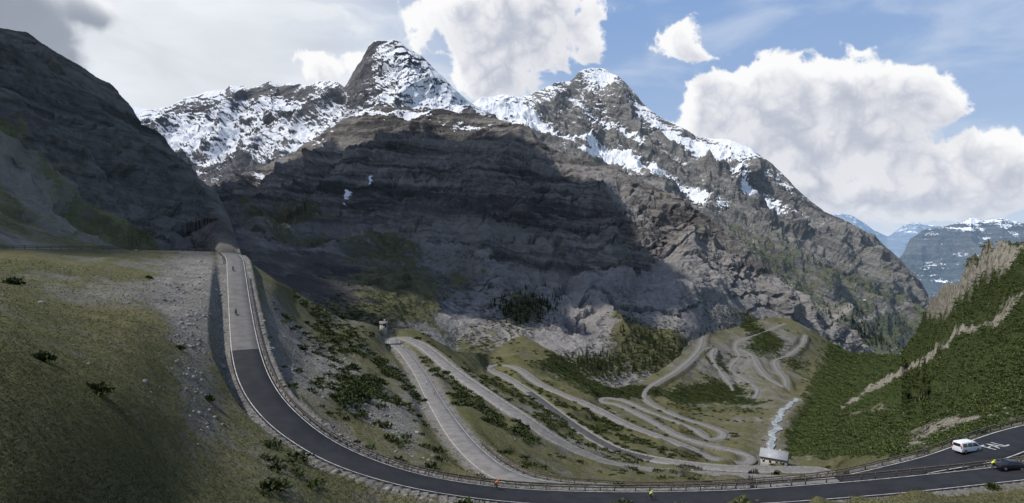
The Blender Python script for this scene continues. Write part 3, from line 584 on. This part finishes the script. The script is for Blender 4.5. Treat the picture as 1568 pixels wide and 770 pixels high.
def rider(name,loc,rz,jersey,motor=False):
    e=empty(name,loc,rz); jm=simple('jersey_'+name,jersey,.7,var=.08); dk=simple('dark_cloth_'+name,(.03,.03,.035),.8)
    if motor:
        wheel('front_wheel',.72,.32,.07,rubber,e);wheel('rear_wheel',-.72,.32,.085,rubber,e)
        tubes('frame',[((.72,0,.32),(.45,0,1.0),.045,.045),((-.72,0,.32),(-.1,0,.45),.05,.06),((-.1,0,.45),(.4,0,.8),.06,.06),((.45,.36,1.05),(.45,-.36,1.05),.02,.02),((-.2,.14,.35),(-.85,.16,.5),.05,.06)],chrome,e)
        ball('tank',(.18,0,.85),.25,dk,e,(1.2,.7,.65)); ball('engine',(.02,0,.5),.25,rubber,e,(1.1,.8,.8)); ball('seat',(-.42,0,.82),.2,rubber,e,(2,.8,.45)); ball('fairing',(.55,0,.95),.2,dk,e,(.7,1,1.2)); ball('head_lamp',(.68,0,.92),.09,lampm,e)
        hip=(-.25,0,.92);ch=(-.02,0,1.3);nk=(.03,0,1.48);hd=(.08,0,1.64);kn=(.15,.24,.78);ft=(-.1,.22,.36);el=(.17,.32,1.15);hn=(.43,.32,1.07)
    else:
        wheel('front_wheel',.5,.34,.02,rubber,e);wheel('rear_wheel',-.5,.34,.02,rubber,e)
        tubes('frame',[((-.5,0,.34),(-.1,0,.3),.014,.014),((-.1,0,.3),(-.22,0,.88),.018,.018),((-.5,0,.34),(-.2,0,.78),.012,.012),((-.1,0,.3),(.36,0,.72),.02,.02),((-.2,0,.8),(.34,0,.84),.018,.018),((.34,0,.9),(.5,0,.34),.018,.012),((.36,.21,.92),(.36,-.21,.92),.014,.014),((.36,.21,.92),(.48,.21,.88),.014,.014),((.36,-.21,.92),(.48,-.21,.88),.014,.014)],chrome,e)
        ball('saddle',(-.23,0,.9),.1,rubber,e,(1.3,.7,.4))
        hip=(-.22,0,.98);ch=(.08,0,1.28);nk=(.17,0,1.38);hd=(.27,0,1.48);kn=(.12,.11,.72);ft=(-.12,.11,.26);el=(.3,.22,1.1);hn=(.44,.21,.93)
    m=lambda p:(p[0],-p[1],p[2]); sh=(ch[0]+.02,.17,ch[2]+.05)
    J=[hip,ch,nk,sh,el,hn,m(sh),m(el),m(hn)];E=[(0,1),(1,2),(1,3),(3,4),(4,5),(1,6),(6,7),(7,8)];body('torso_and_arms',J,E,[.14,.15,.06,.08,.05,.035,.08,.05,.035],jm,e,0)
    kn2=(kn[0]+.02,-kn[1],kn[2]-.1);ft2=(ft[0]+.1,-ft[1],ft[2]+.06); to=(ft[0]+.2,ft[1],ft[2]-.03)
    J=[hip,(hip[0]+.05,.1,hip[2]-.05),kn,ft,to,(hip[0]+.05,-.1,hip[2]-.05),kn2,ft2,(ft2[0]+.2,ft2[1],ft2[2]-.03)];E=[(0,1),(1,2),(2,3),(3,4),(0,5),(5,6),(6,7),(7,8)]
    body('legs',J,E,[.13,.1,.065,.045,.035,.1,.065,.045,.035],dk,e,0)
    ball('head',hd,.11,skin_m,e,(.95,.8,1.15)); ball('nose',(hd[0]+.105,0,hd[2]-.01),.018,skin_m,e); ball('helmet',(hd[0]-.01,0,hd[2]+.05),.135,dk if motor else jm,e,(1.1,.85,.8))
    for s in (1,-1):
        h=hn if s>0 else m(hn); ball('palm_%d'%s,h,.045,skin_m,e); tubes('fingers_%d'%s,[((h[0],h[1]+o,h[2]),(h[0]+.07,h[1]+o,h[2]-.03),.010,.008) for o in (-.03,-.01,.01,.03)]+[((h[0],h[1]-.03*s,h[2]),(h[0]+.04,h[1]-.06*s,h[2]-.03),.011,.009)],skin_m,e)
    return e
def put(name,p,u,v,col,motor=False,side=0,flip=False):
    loc,rz,i=at(p,u,v); t,r=frames(p); l=loc+r[i]*side; return rider(name,l+np.array([0,0,.05]),rz+(math.pi if flip else 0),col,motor)
put('cyclist',pathA,762,752,(.75,.16,.04),side=sA*1.6); put('cyclist',pathA,1000,763,(.55,.65,.05),side=-sA*.6)
put('motorcyclist',pathA,364,482,(.04,.04,.045),True,flip=True,side=1.2); put('motorcyclist',pathA,361,414,(.06,.05,.05),True,flip=True,side=1)
put('cyclist',pathB,652,590,(.7,.7,.7)); put('cyclist',pathB,662,606,(.6,.15,.1),side=1)
put('motorcyclist',pathB,1268,726,(.05,.05,.06),True); put('cyclist',pathA,1535,724,(.7,.75,.05),side=sA*2)
loc,rz,i=at(pathB,1532,680)
tx=bpy.data.curves.new('road_lettering','FONT'); tx.body='FALK'; tx.size=3.6; tx.align_x='CENTER'; tx.align_y='CENTER'
to=bpy.data.objects.new('road_lettering',tx); bpy.context.scene.collection.objects.link(to); tx.materials.append(white)
to.location=loc+np.array([0,0,.075]); to.rotation_euler=(0,0,rz+math.pi)
# ---------------------------------------------------------------- CLOUDS overhead (unseen bodies added to shade the massif and left side)
S=np.array([-.55,-.12,.83]); S/=np.linalg.norm(S)
cm,cn,cb=new_mat('shade_cloud_white',1,0)
pz=cn.node('ShaderNodeTexCoord').outputs['Object']; cn.put(cb.inputs['Base Color'],cn.mix(cn.noise(pz,.004,4),(.8,.8,.83),(.95,.95,.96)))
def shade_cloud(target,k,parts):
    c=np.array(target)+S*k; L=[]
    for ox,oy,rx,ry,rz_ in parts:
        bm=bmesh.new(); bmesh.ops.create_icosphere(bm,subdivisions=5,radius=1); V=np.array([v.co[:] for v in bm.verts]); Fc=np.array([[v.index for v in f.verts] for f in bm.faces]); bm.free()
        V=V*(1+.28*fbm(V*2.2+ox*.01,5)[:,None])*np.array([rx,ry,rz_]); L.append((V+c+np.array([ox,oy,0]),Fc))
    v,f=merge(L); new_mesh('shade_cloud',v,f,cm)
shade_cloud((-180,1850,120),3600,[(-560,150,420,560,110),(0,-50,500,580,120),(230,-300,230,400,100),(-250,-700,400,260,90)])
shade_cloud((-640,560,60),2600,[(0,0,360,380,110),(230,-330,220,170,80),(-200,500,420,420,110)])
# ---------------------------------------------------------------- SKY backdrop (distant dome sector with cumulus, emission computed per vertex)
def aeg(u,v):
    x=(u-CU)/F; z=(CV-v)/F; return math.atan2(x,1),math.atan2(z,math.hypot(x,1))
na,ne=1500,520; AZ=np.linspace(-1.12,1.12,na)[None,:]*np.ones((ne,1)); EL=np.linspace(.62,-.06,ne)[:,None]*np.ones((1,na))
SU=CU+F*np.tan(AZ); 
pq=np.stack([AZ,EL,0*AZ],-1)
wq=np.stack([fbm(pq*9+3,4),fbm(pq*9+33,4),0*AZ],-1)*.014
pw=pq+wq
def blobfield(L):
    nd=None
    for b in L:
        u,v,ru,rv=b[:4]; a,e_=aeg(u,v); a2,_=aeg(u+ru,v); _,e2=aeg(u,v-rv)
        x=1-np.sqrt(((pq[...,0]-a)/(a2-a))**2+((pq[...,1]-e_)/(e2-e_))**2); x*=min(1,max(.35,ru/70))
        nd=x if nd is None else np.log(np.exp(nd*9)+np.exp(x*9))/9
    return nd
def billow(p,o,g=.52):
    s=0;a=1
    for i in range(o): s=s+a*(np.abs(perlin(p*(2.05**i)+i*13.7))*2-.55); a*=g
    return s
cl=[(790,35,105,85),(745,60,60,70),(690,60,35,40),(760,112,55,48),(715,15,55,38),(835,5,60,42),(650,40,24,34),(902,58,28,28),(1040,52,34,24),(1058,74,24,16),(485,103,24,16),(560,95,22,10),
(1105,155,70,46),(1085,135,40,22),(1190,190,130,85),(1180,122,60,35),(1290,150,85,62),(1370,145,75,42),(1425,162,50,30),(1250,240,115,65),(1330,215,85,50),(1330,300,80,32),(1360,265,70,45),(1445,262,50,42),(1500,240,70,42),(1560,265,70,50),(1430,312,140,34),(1250,290,80,35),(1060,185,34,20)]
d0=blobfield(cl)+.05
bl=billow(pw*13,8,.56)
dens=d0-bl*.33+fbm(pw*5+50,3)*.06
grey=blobfield([(20,45,160,100),(-150,80,220,240),(130,15,70,45)])+fbm(pw*7+70,6,.55)*.45
def shade(dn,st=1.0,kk=10):
    da=AZ[0,1]-AZ[0,0]; de=EL[0,0]-EL[1,0]; acc=0
    for k in range(1,kk+1):
        L=.0065*k*st; sx=int(round(L*.45/da)); sy=int(round(L*.9/de))
        s=np.zeros_like(dn)-1; s[sy:,sx:]=dn[:-sy,:-sx]; s[:sy]=dn[:sy]; s[:,:sx]=dn[:,:sx]
        acc=acc+np.clip(s*1.6,0,.8)
    return np.exp(-acc*.36)
alpha=sstep(dens,-.02,.16)
lit=shade(dens); lit=.58*lit+.42*np.clip(1.0-.45*sstep(dens,.3,1.3)+bl*.34,0,1)
lin=lambda r,g,b:np.array([((c/255+.055)/1.055)**2.4 for c in (r,g,b)])
cc=lin(186,192,207)*(1-sstep(lit,.10,.75))[...,None]+lin(252,252,253)*sstep(lit,.10,.75)[...,None]
e01=np.clip(EL/.45,0,1)[...,None]
skyc=lin(190,211,235)*(1-e01)**1.4+lin(114,154,209)*(1-(1-e01)**1.4)
lf=sstep(-SU,-950,-350)
st1=pq*np.array([1,3.0,1]); st1=st1+fbm(st1*3,3)[...,None]*.08
veil=fbm(st1*3.4+11,7,.55)
va=np.clip(lf*.86+.10+.45*sstep(veil,-.15,.8)*(.6+.4*lf)+.28*(1-sstep(EL,.0,.16)),0,.95)[...,None]
vc=lin(232,236,241)*(.98+.13*np.clip(veil,-1,1))[...,None]
col=skyc*(1-va)+vc*va
glit=shade(grey,1.3,8); ga=sstep(grey,.0,.4)[...,None]
gc=lin(152,160,173)*(1-sstep(glit,.2,.95))[...,None]+lin(238,241,245)*sstep(glit,.2,.95)[...,None]
gc=gc*(1+.18*fbm(pw*4,5)[...,None])
col=col*(1-ga)+gc*ga
soft=(alpha*(1-.35*sstep(-EL,-.10,-.02)))[...,None]
col=col*(1-soft)+cc*soft
R=32000; Vd=np.stack([np.sin(AZ)*np.cos(EL),np.cos(AZ)*np.cos(EL),np.sin(EL)],-1)*R
sm=bpy.data.materials.new('sky_and_clouds'); sm.use_nodes=True; sn=N(sm.node_tree); sm.node_tree.nodes.remove(sm.node_tree.nodes['Principled BSDF'])
em=sn.node('ShaderNodeEmission'); ca=sn.node('ShaderNodeAttribute',attribute_name='sky_colour'); sn.L.new(ca.outputs['Color'],em.inputs[0]); sn.L.new(em.outputs[0],sm.node_tree.nodes['Material Output'].inputs[0]); sm.cycles.emission_sampling='NONE'
so_=new_mesh('sky',Vd.reshape(-1,3),grid_faces(ne,na),sm); at_=so_.data.attributes.new('sky_colour','FLOAT_COLOR','POINT')
at_.data.foreach_set('color',np.concatenate([col,np.ones(col.shape[:2]+(1,))],-1).astype(np.float32).ravel())
# ---------------------------------------------------------------- WORLD
el=math.asin(S[2]); az=math.atan2(S[0],S[1])
w=bpy.data.worlds.new('World'); bpy.context.scene.world=w; w.use_nodes=True; nt=w.node_tree; bg=nt.nodes['Background']
sky=nt.nodes.new('ShaderNodeTexSky'); sky.sky_type='NISHITA'; sky.sun_disc=False; sky.sun_elevation=el; sky.sun_rotation=az%(2*math.pi); sky.altitude=1800; sky.air_density=1; sky.dust_density=3.5; sky.ozone_density=.3
nt.links.new(sky.outputs[0],bg.inputs['Color']); bg.inputs['Strength'].default_value=.15
sun=bpy.data.lights.new('sun','SUN'); sun.energy=3.6; sun.angle=math.radians(.5); sun.color=(1,.955,.89); so=bpy.data.objects.new('sun',sun); bpy.context.scene.collection.objects.link(so)
so.rotation_euler=Vector(S).to_track_quat('Z','Y').to_euler()
cam=bpy.data.cameras.new('camera'); co=bpy.data.objects.new('camera',cam); bpy.context.scene.collection.objects.link(co); cam.sensor_width=36; cam.lens=36*F/1568; cam.clip_end=90000; cam.clip_start=.5
co.rotation_euler=(math.pi/2,0,0); bpy.context.scene.camera=co
vs=bpy.context.scene.view_settings; vs.view_transform='Standard'; vs.look='None'; vs.exposure=0
